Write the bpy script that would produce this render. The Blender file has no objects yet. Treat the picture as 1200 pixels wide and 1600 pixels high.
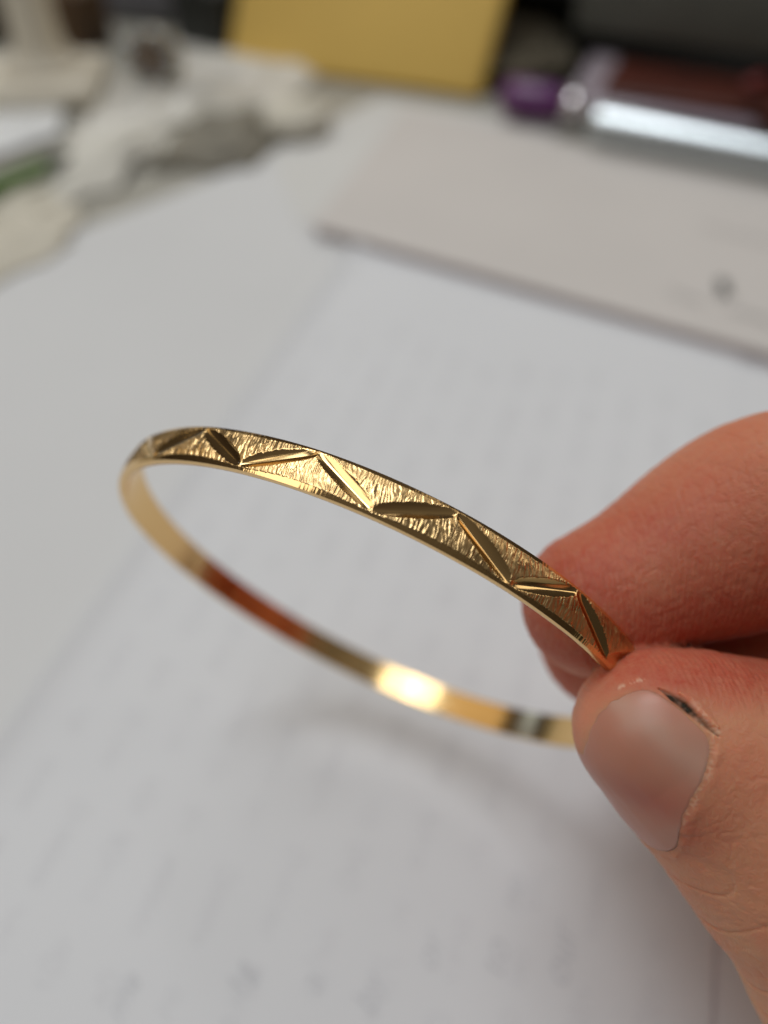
import bpy, bmesh, math
import numpy as np
from mathutils import Vector, Matrix

# ------------------------------------------------------------------ camera, light, exposure
sc = bpy.context.scene
PITCH = math.radians(48.0)          # optical axis below the horizon
CAM_H = 117.0                       # mm above the desk
SP, CP = math.sin(PITCH), math.cos(PITCH)
MM = 0.001
cd = bpy.data.cameras.new('camera'); cam = bpy.data.objects.new('camera', cd)
sc.collection.objects.link(cam); sc.camera = cam
cam.location = (0, 0, CAM_H * MM)
cam.rotation_euler = (math.pi / 2 - PITCH, 0, 0)
cd.sensor_fit = 'VERTICAL'; cd.sensor_height = 36.0; cd.sensor_width = 27.0; cd.lens = 27.0
cd.clip_start = 0.004; cd.clip_end = 20
cd.dof.use_dof = True; cd.dof.focus_distance = 0.0625; cd.dof.aperture_fstop = 9.0
cd.dof.aperture_blades = 0

w = bpy.data.worlds.new('World'); sc.world = w; w.use_nodes = True
wb = w.node_tree.nodes['Background']
# dim room: floor and lower walls dark, getting lighter evenly up to the ceiling
wb.inputs[1].default_value = 1.0
_t = w.node_tree.nodes.new('ShaderNodeTexCoord'); _s = w.node_tree.nodes.new('ShaderNodeSeparateXYZ'); _r = w.node_tree.nodes.new('ShaderNodeValToRGB')
w.node_tree.links.new(_t.outputs['Generated'], _s.inputs[0]); w.node_tree.links.new(_s.outputs['Z'], _r.inputs[0]); w.node_tree.links.new(_r.outputs[0], wb.inputs[0])
_r.color_ramp.elements[0].position = 0.0; _r.color_ramp.elements[0].color = (0.030, 0.024, 0.019, 1)
_r.color_ramp.elements[1].position = 1.0; _r.color_ramp.elements[1].color = (0.135, 0.125, 0.110, 1)
_e = _r.color_ramp.elements.new(0.45); _e.color = (0.060, 0.052, 0.044, 1)


def area(name, loc, target, size, size_y, power, col):
    l = bpy.data.lights.new(name, 'AREA'); l.shape = 'RECTANGLE'; l.size = size; l.size_y = size_y
    l.energy = power; l.color = col
    o = bpy.data.objects.new(name, l); sc.collection.objects.link(o)
    o.location = loc
    o.rotation_euler = (Vector(target) - Vector(loc)).to_track_quat('-Z', 'Y').to_euler()
    return o


area('overhead_light', (-0.46, 0.10, 1.45), (0, 0.12, 0), 0.95, 0.68, 6.0, (0.93, 0.97, 1.0))
area('overhead_light', (-0.24, 0.54, 1.45), (0, 0.12, 0), 0.75, 0.40, 5.4, (0.94, 0.975, 1.0))  # added overhead light, placed where the inner band does not mirror it
area('overhead_light', (-0.08, 1.65, 1.45), (0, 0.12, 0), 0.7, 0.5, 3.4, (1.0, 0.98, 0.94))
area('overhead_light', (1.1, 1.25, 1.40), (0, 0.12, 0), 0.9, 0.8, 1.4, (1.0, 0.90, 0.74))  # added faint light to brighten the lower facets of the cuts
area('added_fill', (1.15, 0.48, 0.86), (0, 0.1, 0.05), 0.5, 0.5, 1.1, (1.0, 0.92, 0.80))  # added light so the gold texture on the right glitters
area('added_fill', (-1.35, 0.62, 1.15), (0, 0.1, 0.05), 0.9, 1.0, 1.7, (1.0, 0.80, 0.50))  # added warm panel standing in for light bounced off wall and ceiling
area('window_light', (-1.05, -0.28, 1.05), (0, 0.1, 0.05), 0.55, 0.6, 2.1, (1.0, 0.95, 0.86))
area('monitor_light', (-0.85, 0.72, 0.19), (0, 0.1, 0.05), 0.11, 0.16, 0.06, (0.36, 0.55, 1.0))

sc.view_settings.view_transform = 'Standard'; sc.view_settings.look = 'None'
sc.view_settings.exposure = 0.0; sc.view_settings.gamma = 1.0
sc.cycles.max_bounces = 8; sc.cycles.glossy_bounces = 5; sc.cycles.transparent_max_bounces = 8
sc.cycles.sample_clamp_indirect = 6.0
sc.cycles.use_denoising = True


# ------------------------------------------------------------------ helpers
def c2w(p):
    """camera frame (x right, y down, z forward; mm) -> world metres"""
    p = np.asarray(p, float)
    x, y, z = p[..., 0], p[..., 1], p[..., 2]
    return np.stack([x, z * CP - y * SP, CAM_H - z * SP - y * CP], -1) * MM


def P(px, py, z):
    return np.array([(px - 600) / 1200 * z, (py - 800) / 1200 * z, z], float)


def desk(px, py, h=0.0):
    """world mm (X, Y) of the point at height h mm seen at that pixel of the 1200x1600 picture"""
    a, b = (px - 600) / 1200, (py - 800) / 1200
    z = (CAM_H - h) / (b * CP + SP)
    return np.array([a * z, z * (CP - b * SP)])


def mesh_np(name, V, F, mat=None, parent=None, smooth=True, mats=None, midx=None, link=True):
    """V (n,3) metres; F (m,k) int array or list of faces"""
    me = bpy.data.meshes.new(name)
    if isinstance(F, np.ndarray):
        k = F.shape[1]
        me.vertices.add(len(V)); me.vertices.foreach_set('co', np.asarray(V, np.float32).ravel())
        me.loops.add(F.size); me.loops.foreach_set('vertex_index', F.astype(np.int32).ravel())
        me.polygons.add(len(F)); me.polygons.foreach_set('loop_start', (np.arange(len(F)) * k).astype(np.int32))
        me.update(calc_edges=True)
    else:
        me.from_pydata([tuple(map(float, v)) for v in V], [], [tuple(map(int, f)) for f in F]); me.update()
    me.polygons.foreach_set('use_smooth', np.full(len(me.polygons), smooth))
    if mat: me.materials.append(mat)
    o = bpy.data.objects.new(name, me)
    if link: sc.collection.objects.link(o)
    if parent: o.parent = parent
    return o


def bm_obj(name, bm, mat, parent=None, smooth=True, bevel=0):
    me = bpy.data.meshes.new(name)
    bmesh.ops.recalc_face_normals(bm, faces=bm.faces)
    bm.to_mesh(me); bm.free()
    me.polygons.foreach_set('use_smooth', np.full(len(me.polygons), smooth))
    me.materials.append(mat)
    o = bpy.data.objects.new(name, me); sc.collection.objects.link(o)
    if parent: o.parent = parent
    if bevel:
        b = o.modifiers.new('bevel', 'BEVEL'); b.width = bevel * MM; b.segments = 3; b.limit_method = 'ANGLE'
    return o


def empty(name, loc):
    o = bpy.data.objects.new(name, None); sc.collection.objects.link(o)
    o.location = loc; o.empty_display_size = 0.01
    return o


def tag(o, label=None, cat=None, group=None, kind=None):
    if label: o['label'] = label
    if cat: o['category'] = cat
    if group: o['group'] = group
    if kind: o['kind'] = kind
    return o


def keep(o, parent):
    """parent a mesh whose vertices are in world coordinates"""
    o.parent = parent
    o.matrix_parent_inverse = Matrix.Translation(-Vector(parent.location))
    return o


def hash2(i, j, seed=0):
    n = (i.astype(np.int64) * 374761393 + j.astype(np.int64) * 668265263 + seed * 982451653) & 0xFFFFFFFF
    n = ((n ^ (n >> 13)) * 1274126177) & 0xFFFFFFFF
    return ((n ^ (n >> 16)) & 0xFFFFFF) / float(0xFFFFFF)


def vnoise(x, y, seed=0):
    xi, yi = np.floor(x), np.floor(y); fx, fy = x - xi, y - yi
    fx = fx * fx * (3 - 2 * fx); fy = fy * fy * (3 - 2 * fy)
    xi = xi.astype(np.int64); yi = yi.astype(np.int64)
    a = hash2(xi, yi, seed); b = hash2(xi + 1, yi, seed); c = hash2(xi, yi + 1, seed); d = hash2(xi + 1, yi + 1, seed)
    return (a * (1 - fx) + b * fx) * (1 - fy) + (c * (1 - fx) + d * fx) * fy * 1.0


# ------------------------------------------------------------------ materials
def new_mat(name):
    m = bpy.data.materials.new(name); m.use_nodes = True
    nt = m.node_tree
    return m, nt, nt.nodes['Principled BSDF']


def simple(name, col, rough=0.5, metal=0.0, var=0.08, scale=60, bump=0.0, bscale=800, trans=0.0, coat=0.0, spec=0.5, alpha=1.0):
    m, nt, p = new_mat(name)
    N, L = nt.nodes, nt.links
    p.inputs['Roughness'].default_value = rough; p.inputs['Metallic'].default_value = metal
    p.inputs['Transmission Weight'].default_value = trans; p.inputs['Coat Weight'].default_value = coat
    p.inputs['Specular IOR Level'].default_value = spec; p.inputs['Alpha'].default_value = alpha
    tc = N.new('ShaderNodeTexCoord')
    nz = N.new('ShaderNodeTexNoise'); nz.inputs['Scale'].default_value = scale; nz.inputs['Detail'].default_value = 5
    L.new(tc.outputs['Object'], nz.inputs['Vector'])
    mx = N.new('ShaderNodeMix'); mx.data_type = 'RGBA'
    L.new(nz.outputs['Fac'], mx.inputs[0])
    c = np.array(col)
    mx.inputs[6].default_value = (*np.clip(c * (1 - var * 2), 0, 1), 1)
    mx.inputs[7].default_value = (*np.clip(c * (1 + var * 2), 0, 1), 1)
    L.new(mx.outputs[2], p.inputs['Base Color'])
    if bump:
        n2 = N.new('ShaderNodeTexNoise'); n2.inputs['Scale'].default_value = bscale; n2.inputs['Detail'].default_value = 4
        L.new(tc.outputs['Object'], n2.inputs['Vector'])
        b = N.new('ShaderNodeBump'); b.inputs['Strength'].default_value = 1; b.inputs['Distance'].default_value = bump * MM
        L.new(n2.outputs['Fac'], b.inputs['Height']); L.new(b.outputs[0], p.inputs['Normal'])
    return m


GOLD = (0.84, 0.565, 0.255)


def gold(name, rough, scratch=0.0, col=GOLD):
    m, nt, p = new_mat(name)
    N, L = nt.nodes, nt.links
    p.inputs['Metallic'].default_value = 1.0; p.inputs['Base Color'].default_value = (*col, 1)
    p.inputs['Specular Tint'].default_value = (1.0, 0.95, 0.85, 1)
    tc = N.new('ShaderNodeTexCoord')
    nz = N.new('ShaderNodeTexNoise'); nz.inputs['Scale'].default_value = 500; nz.inputs['Detail'].default_value = 6
    L.new(tc.outputs['Object'], nz.inputs['Vector'])
    mr = N.new('ShaderNodeMapRange'); mr.inputs[1].default_value = 0.35; mr.inputs[2].default_value = 0.75
    mr.inputs[3].default_value = rough * 0.75; mr.inputs[4].default_value = rough * 1.6
    L.new(nz.outputs['Fac'], mr.inputs[0]); L.new(mr.outputs[0], p.inputs['Roughness'])
    if scratch:
        n2 = N.new('ShaderNodeTexNoise'); n2.inputs['Scale'].default_value = 2600; n2.inputs['Detail'].default_value = 3
        L.new(tc.outputs['Object'], n2.inputs['Vector'])
        b = N.new('ShaderNodeBump'); b.inputs['Strength'].default_value = 1; b.inputs['Distance'].default_value = scratch * MM
        L.new(n2.outputs['Fac'], b.inputs['Height']); L.new(b.outputs[0], p.inputs['Normal'])
    return m


M_polish = gold('polished_gold', 0.08, 0.0008)
M_inner = gold('worn_inner_gold', 0.155, 0.0015)
M_cut = gold('cut_gold', 0.09, 0.0010)
M_tex = gold('barked_gold', 0.29, 0.004, (0.83, 0.565, 0.265))


def paper_mat(name, col, var=0.015):
    m = simple(name, col, rough=0.75, var=var, scale=25, bump=0.02, bscale=1500, spec=0.25)
    return m


M_paperA = paper_mat('paper_cool_white', (0.72, 0.73, 0.755))
M_paperB = paper_mat('paper_warm_white', (0.675, 0.678, 0.685))
M_paperC = paper_mat('paper_off_white', (0.665, 0.66, 0.645))
M_booklet = paper_mat('booklet_cover_white', (0.635, 0.60, 0.575), 0.03)
M_pages = simple('booklet_pages', (0.62, 0.53, 0.54), 0.8, var=0.06, scale=300)
M_ink_back = simple('ink_showing_through', (0.685, 0.69, 0.718), 0.8, var=0.05)
M_ink_word = simple('faint_ink', (0.60, 0.605, 0.635), 0.8, var=.05)
M_ink = simple('black_print', (0.06, 0.06, 0.055), 0.6)
M_ink_pale = simple('pale_print', (0.47, 0.46, 0.45), 0.7)
M_desk = simple('desk_laminate', (0.38, 0.365, 0.32), 0.45, var=0.15, scale=15)


# ------------------------------------------------------------------ bangle
ring_C = np.array([-1.49815824, 11.40532097, 89.05601635])
ring_n = np.array([-0.41916959, 0.82362505, -0.38201916]); ring_n /= np.linalg.norm(ring_n)
ring_a = np.cross(ring_n, [0, 0, 1.0]); ring_a /= np.linalg.norm(ring_a)
ring_b = np.cross(ring_n, ring_a)
RO, RI, HW = 31.62, 30.55, 1.88
PER = 22.5
bottoms = 76.2 + PER * np.arange(16); tops = bottoms + PER / 2


def rimz_(v, a, b): return np.clip(np.maximum(v - a, b - v) / .03, 0, 1)


def build_bangle():
    near = np.arange(15, 205, math.degrees(0.045 / RO)); far = np.arange(205, 375, math.degrees(0.16 / RO))
    U = np.concatenate([near, far]); nu = len(U)
    V = np.linspace(-HW, HW, 82); nv = len(V)
    uu, vv = np.meshgrid(U, V, indexing='ij')
    s = np.radians(uu) * RO
    # polished rims scallop between the tips of the cuts
    phb = np.abs(np.sin(np.pi * (uu - bottoms[0]) / PER)); pht = np.abs(np.sin(np.pi * (uu - tops[0]) / PER))
    b_hi = HW - (0.24 + 0.27 * phb ** 1.3) + 0.035 * (vnoise(s * 9, s * 0, 3) - .5)
    b_lo = -HW + (0.20 + 0.20 * pht ** 1.3) + 0.035 * (vnoise(s * 9, s * 0, 4) - .5)
    base = RO - 0.26 * np.abs(vv / HW) ** 2.0
    rim = np.maximum(vv - b_hi, 0) * 0.22 + np.maximum(b_lo - vv, 0) * 0.22 + 0.02 * rimz_(vv, b_hi, b_lo)
    rimz = (vv > b_hi) | (vv < b_lo)
    # tool marks across the band, wavering and overlapping
    wob = vnoise(s * .8, vv * .6, 9) * 0.5 + vnoise(s * 2.6, vv * 1.1, 19) * .22
    tilt = 0.22 * vv + wob
    t1 = vnoise((s + tilt) * 6.3, vv * .8, 11); t2 = vnoise((s + tilt * 1.15) * 11.5, vv * 1.7, 12); t3 = vnoise(s * 17, vv * 5, 13)
    rid = (1 - np.abs(2 * t1 - 1)) * .58 + (1 - np.abs(2 * t2 - 1)) * .36 + t3 * .08
    tex = -0.090 + 0.135 * rid
    edge = np.clip(np.minimum(b_hi - vv, vv - b_lo) / 0.06, 0, 1)
    r = base - rim * 1.0 + np.where(rimz, 0, tex * edge)
    own = np.full(r.shape, -1)
    ends = []
    for k in range(16):
        ends.append((bottoms[k], 1.42, tops[k], -1.40)); ends.append((tops[k], -1.40, bottoms[k] + PER, 1.42))
    for k, (u0, v0, u1, v1) in enumerate(ends):
        for sh in (-360, 0, 360):
            a0, a1 = u0 + sh, u1 + sh
            i0, i1 = np.searchsorted(U, a0 - 3), np.searchsorted(U, a1 + 3)
            if i1 - i0 < 3: continue
            S = s[i0:i1]; W = vv[i0:i1]
            x0, x1 = math.radians(a0) * RO, math.radians(a1) * RO
            dx, dy = x1 - x0, v1 - v0; Ln = math.hypot(dx, dy); dx /= Ln; dy /= Ln
            t = ((S - x0) * dx + (W - v0) * dy) / Ln
            d = -(S - x0) * dy + (W - v0) * dx
            ok = (t > -.02) & (t < 1.02)
            j = 0.04 * (hash2(np.array([k]), np.array([7]))[0] - .5)
            D = (0.43 + j) * np.clip(1 - (2 * t - 1) ** 2, 0, 1) ** 0.62
            # d < 0 is the side towards the far rim (upper facet)
            prof = np.where(d < 0, 0.28 * np.abs(d) + .36 * d * d, 0.33 * np.abs(d) + .42 * d * d)
            prof = prof + 0.010 * np.exp(-(d / 0.06) ** 2) + 0.004 * (vnoise(d * 9 + k, t * .6, 77) - .5)
            g = base[i0:i1] - D + prof
            hit = ok & (g < r[i0:i1]) & (D > 0.015)
            r[i0:i1] = np.where(hit, g, r[i0:i1]); own[i0:i1] = np.where(hit, k, own[i0:i1])

    def pos(u_deg, v, rr):
        th = np.radians(u_deg)[..., None]
        return ring_C + rr[..., None] * (np.cos(th) * ring_a + np.sin(th) * ring_b) + v[..., None] * ring_n
    Pout = pos(uu, vv, r)
    idx = np.arange(nu * nv).reshape(nu, nv); nx = np.roll(idx, -1, 0)
    quads = np.stack([idx[:, :-1], nx[:, :-1], nx[:, 1:], idx[:, 1:]], -1)          # (nu, nv-1, 4)
    oq = np.stack([own[:, :-1], np.roll(own, -1, 0)[:, :-1], np.roll(own, -1, 0)[:, 1:], own[:, 1:]], -1).max(-1)
    rq = (rimz[:, :-1] & rimz[:, 1:]) & (oq < 0)
    root = empty('bangle', tuple(c2w(ring_C)))
    tag(root, 'thin yellow gold bangle with zigzag engraved cuts held between thumb and finger', 'bangle')
    Vall = c2w(Pout.reshape(-1, 3))

    def sub(name, q, mat, extraV=None, extraF=None, smooth=True):
        u, inv = np.unique(q.ravel(), return_inverse=True)
        o = mesh_np(name, Vall[u], inv.reshape(-1, 4), mat, smooth=smooth)
        return keep(o, root)
    sub('textured_strip', quads[(oq < 0) & ~rq], M_tex)
    for k in range(32):
        q = quads[oq == k]
        if len(q): sub('engraved_cut', q, M_cut)
    # polished rims + side walls + inner face
    sub('polished_rim', quads[:, :41][rq[:, :41]], M_polish)
    sub('polished_rim', quads[:, 41:][rq[:, 41:]], M_polish)
    prof = [(-HW, None), (-HW - .02, .25), (-HW - .01, .7), (-HW + .03, 1), (-HW + .06, 1.0), (0, 1.0), (HW - .06, 1.0), (HW - .03, 1), (HW + .01, .7), (HW + .02, .25), (HW, None)]
    U2 = U[::3]; th = U2
    cols = []
    rr_lo, rr_hi = r[::3, 0], r[::3, -1]
    for (v, f) in prof:
        if f is None: rr = rr_lo if v < 0 else rr_hi
        else:
            lo = rr_lo if v < 0 else rr_hi
            rr = lo + (RI - lo) * min(f, 1) - (f - 1 if f > 1 else 0) * .5
        cols.append(pos(U2, np.full(len(U2), v), rr))
    B = np.stack(cols, 1); n2, m2 = B.shape[:2]
    ii = np.arange(n2 * m2).reshape(n2, m2); jn = np.roll(ii, -1, 0)
    q = np.stack([ii[:, :-1], ii[:, 1:], jn[:, 1:], jn[:, :-1]], -1).reshape(-1, 4)
    o = mesh_np('band', c2w(B.reshape(-1, 3)), q, M_inner); keep(o, root)
    return root


build_bangle()


# ------------------------------------------------------------------ hand (one continuous surface from a distance field)
def rcone(X, a, b, ra, rb):
    a = np.asarray(a, float); b = np.asarray(b, float)
    ba = b - a; l2 = ba @ ba
    t = np.clip(((X - a) @ ba) / l2, 0, 1)
    d = X - a - t[:, None] * ba
    return np.sqrt((d * d).sum(1)) - (ra + (rb - ra) * t)


def smin(a, b, k):
    h = np.maximum(k - np.abs(a - b), 0) / k
    return np.minimum(a, b) - h * h * k * 0.25


def chain(X, pts, k=3.0):
    d = None
    for (a, ra), (b, rb) in zip(pts[:-1], pts[1:]):
        e = rcone(X, a, b, ra, rb)
        d = e if d is None else smin(d, e, k)
    return d


TA, TB = P(1012, 1137, 67), P(1108, 1200, 68.5)
thumb_main = [(TA, 6.45), (TB, 7.7), (P(1232, 1300, 68.5), 10.1), (P(1390, 1525, 68), 10.8), (np.array([62, 55, 66.]), 11.5), (np.array([86, 66, 60.]), 14)]
thumb_pad = [(P(1085, 1150, 67.6), 6.2), (P(1125, 1170, 68.0), 6.9), (P(1225, 1200, 70), 8.4), (P(1400, 1430, 71), 9)]
index_f = [(P(932, 942, 75), 7.25), (P(1108, 851, 75.7), 7.75), (P(1200, 812, 74.5), 8.8), (P(1330, 790, 70), 8.8), (np.array([60, 0, 60.]), 9.8), (np.array([88, 34, 45.]), 13)]
middle_f = [(P(957, 996, 86), 8.15), (P(1090, 950, 87), 8.5), (P(1300, 890, 86), 9.2), (np.array([74, 14, 79.]), 9.6), (np.array([97, 47, 55.]), 12)]
ring_f = [(P(1090, 1010, 101), 7.6), (P(1230, 980, 102), 8.4), (np.array([76, 28, 95.]), 8.8), (np.array([102, 58, 66.]), 11)]
pinky_f = [(P(1180, 1010, 108), 6.6), (np.array([62, 22, 108.]), 7.2), (np.array([80, 34, 101.]), 7.8), (np.array([104, 64, 72.]), 9.5)]


def hand_sdf(X):
    th = smin(chain(X, thumb_main, 4), chain(X, thumb_pad, 4), 4.0)
    # thumb web, palm, wrist
    palm = chain(X, [(np.array([88, 34, 45.]), 13), (np.array([97, 47, 55.]), 12), (np.array([102, 58, 66.]), 11), (np.array([104, 64, 72.]), 9.5)], 6)
    palm = smin(palm, chain(X, [(np.array([88, 36, 46.]), 12), (np.array([112, 62, 54.]), 15), (np.array([138, 80, 46.]), 17), (np.array([190, 98, 28.]), 22)], 6), 10)
    palm = smin(palm, chain(X, [(np.array([86, 66, 60.]), 14), (np.array([122, 74, 52.]), 17)], 6), 12)
    palm = smin(palm, chain(X, [(np.array([102, 62, 70.]), 10), (np.array([125, 74, 58.]), 14)], 6), 10)
    d = smin(palm, th, 8)
    i = chain(X, index_f, 5); m = chain(X, middle_f, 5); r = chain(X, ring_f, 5); p = chain(X, pinky_f, 5)
    f = smin(i, m, 0.7); f = smin(f, r, 0.7); f = smin(f, p, 0.7)
    near = np.clip((X[:, 0] - 70) / 20, 0, 1)
    return smin(d, f, 0.4 + 0) * (1 - near) + smin(d, f, 7) * near


def sdf_b(X, n=400000):
    return np.concatenate([hand_sdf(X[i:i + n]) for i in range(0, len(X), n)])


def surface_nets(lo, hi, h):
    ax = [np.arange(l, u + h, h) for l, u in zip(lo, hi)]
    sh = tuple(len(a) for a in ax)
    # coarse cull: evaluate every 4th sample, refine only near the surface
    G = np.stack(np.meshgrid(*ax, indexing='ij'), -1)
    D = np.full(sh, 50.0)
    C4 = G[::4, ::4, ::4]; d4 = sdf_b(C4.reshape(-1, 3)).reshape(C4.shape[:3])
    big = np.repeat(np.repeat(np.repeat(d4, 4, 0), 4, 1), 4, 2)[:sh[0], :sh[1], :sh[2]]
    D = np.where(big < 0, -50.0, 50.0)
    m = np.abs(big) < 4 * h * 1.8 + 1
    D[m] = sdf_b(G[m])
    neg = D < 0
    c = [neg[i:sh[0] - 1 + i, j:sh[1] - 1 + j, k:sh[2] - 1 + k] for i in (0, 1) for j in (0, 1) for k in (0, 1)]
    cnt = sum(x.astype(np.int8) for x in c)
    act = (cnt > 0) & (cnt < 8)
    vid = np.full(act.shape, -1); vid[act] = np.arange(act.sum())
    ci = np.argwhere(act)
    acc = np.zeros((len(ci), 3)); num = np.zeros(len(ci))
    cor = [(i, j, k) for i in (0, 1) for j in (0, 1) for k in (0, 1)]
    val = {q: D[ci[:, 0] + q[0], ci[:, 1] + q[1], ci[:, 2] + q[2]] for q in cor}
    for q in cor:
        for a in range(3):
            if q[a] == 0:
                q2 = list(q); q2[a] = 1; q2 = tuple(q2)
                va, vb = val[q], val[q2]
                x = (va < 0) != (vb < 0)
                t = np.where(x, va / np.where(x, va - vb, 1), 0)
                pp = np.array(q, float)[None] + np.eye(3)[a][None] * t[:, None]
                acc += pp * x[:, None]; num += x
    V = np.array(lo) + h * (ci + acc / num[:, None])
    F = []
    for a in range(3):
        sl0 = [slice(None)] * 3; sl1 = [slice(None)] * 3
        sl0[a] = slice(0, sh[a] - 1); sl1[a] = slice(1, sh[a])
        A, B = neg[tuple(sl0)], neg[tuple(sl1)]
        e = np.argwhere(A != B)
        b_, c_ = (a + 1) % 3, (a + 2) % 3
        ok = (e[:, b_] > 0) & (e[:, c_] > 0) & (e[:, b_] < sh[b_] - 1) & (e[:, c_] < sh[c_] - 1)
        e = e[ok]
        s_ = A[tuple(e.T)]
        def g(db, dc):
            q = e.copy(); q[:, b_] += db; q[:, c_] += dc
            return vid[q[:, 0], q[:, 1], q[:, 2]]
        f = np.stack([g(-1, -1), g(0, -1), g(0, 0), g(-1, 0)], 1)
        f[~s_] = f[~s_][:, ::-1]
        F.append(f)
    return V, np.concatenate(F)


def project(V, it=3):
    e = 0.05
    for _ in range(it):
        d = sdf_b(V)
        g = np.stack([sdf_b(V + e * np.eye(3)[a]) - sdf_b(V - e * np.eye(3)[a]) for a in range(3)], 1) / (2 * e)
        n = np.linalg.norm(g, axis=1, keepdims=True) + 1e-9
        V = V - g / n * np.clip(d[:, None] / n, -.5, .5)
    return V, g / n


# thumbnail frame
n_ua = np.array([0.74, 0.67, 0.04]); n_ua /= np.linalg.norm(n_ua)
_e = np.array([-0.67, 0.74, 0.0]); _e -= n_ua * (_e @ n_ua); _e /= np.linalg.norm(_e)
_z = np.array([0, 0, -1.0]); _z -= n_ua * (_z @ n_ua); _z /= np.linalg.norm(_z)
PHI = math.radians(33)
n_N = math.cos(PHI) * _z + math.sin(PHI) * _e; n_N /= np.linalg.norm(n_N)
n_S = np.cross(n_N, n_ua)
if n_S @ _e < 0: n_S = -n_S             # positive side = lower left in the picture
BETA = math.radians(62); NR = 7.2


def hit(px, py):
    """point of the hand surface met by the sight line through that picture point (camera frame, mm)"""
    d = np.stack([(np.asarray(px, float) - 600) / 1200, (np.asarray(py, float) - 800) / 1200, np.ones(len(px))], 1)
    d /= np.linalg.norm(d, axis=1, keepdims=True)
    t = np.full(len(px), 40.0); best = t.copy(); bd = np.full(len(px), 1e9)
    for _ in range(90):
        s_ = sdf_b(d * t[:, None]); m = s_ < bd; bd[m] = s_[m]; best[m] = t[m]
        t = t + np.maximum(s_ * .8, .002) * (s_ > .01)
        t = np.minimum(t, 85)
    return d * best[:, None]


def nail_st(X):
    Y = X - TA
    t = Y @ n_ua; a = Y @ n_N; b = Y @ n_S
    return np.arctan2(b, a), t, np.hypot(a, b)


NAIL_PX = [(911, 1179), (918, 1156), (931, 1126), (946, 1106), (964, 1091), (986, 1079), (1005, 1074), (1024, 1079), (1050, 1096), (1076, 1119), (1099, 1139),
           (1110, 1155), (1112, 1175), (1104, 1205), (1093, 1231), (1080, 1250), (1067, 1276), (1061, 1302), (1056, 1326)]
_s, _t, _ = nail_st(hit([p[0] for p in NAIL_PX], [p[1] for p in NAIL_PX]))
_u = np.concatenate([_s * NR, [75 * math.pi / 180 * NR] * 3]); _v = np.concatenate([_t, [_t[-1] - .3, (_t[0] + _t[-1]) / 2, _t[0] + .8]])
NC = (float((_u.min() + _u.max()) / 2), float(_t.mean()))
_a = np.arctan2(_v - NC[1], _u - NC[0]); _r = np.hypot(_v - NC[1], _u - NC[0]); _o = np.argsort(_a)
_ta = np.linspace(-np.pi, np.pi, 361); _tr = np.interp(_ta, _a[_o], _r[_o], period=2 * np.pi)
for _ in range(3): _tr[:-1] = (np.roll(_tr[:-1], 1) + 2 * _tr[:-1] + np.roll(_tr[:-1], -1)) / 4
_tr[-1] = _tr[0]


def nail_coords(X):
    """side angle / BETA, length coordinate, radius, and rho (1 on the outline) and mm distance outside the outline"""
    s_, t_, r_ = nail_st(X)
    u = s_ * NR - NC[0]; v = t_ - NC[1]
    R0 = np.interp(np.arctan2(v, u), _ta, _tr); q = np.hypot(u, v)
    return s_ / BETA, (t_ - 1.0) / 5.0, r_, q / R0, q - R0


def near_line(X, pts, wd, taper=True):
    H = hit([p[0] for p in pts], [p[1] for p in pts])
    best = np.full(len(X), 1e9); par = np.zeros(len(X)); n = len(pts) - 1
    for k in range(n):
        a, b = H[k], H[k + 1]; ba = b - a
        t = np.clip(((X - a) @ ba) / (ba @ ba), 0, 1)
        d = np.linalg.norm(X - a - t[:, None] * ba, axis=1)
        m = d < best; best[m] = d[m]; par[m] = (k + t[m]) / n
    w_ = wd * (np.sin(np.pi * np.clip(par, .04, .96)) ** .6 if taper else 1)
    return np.exp(-(best / w_) ** 2), par


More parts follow.
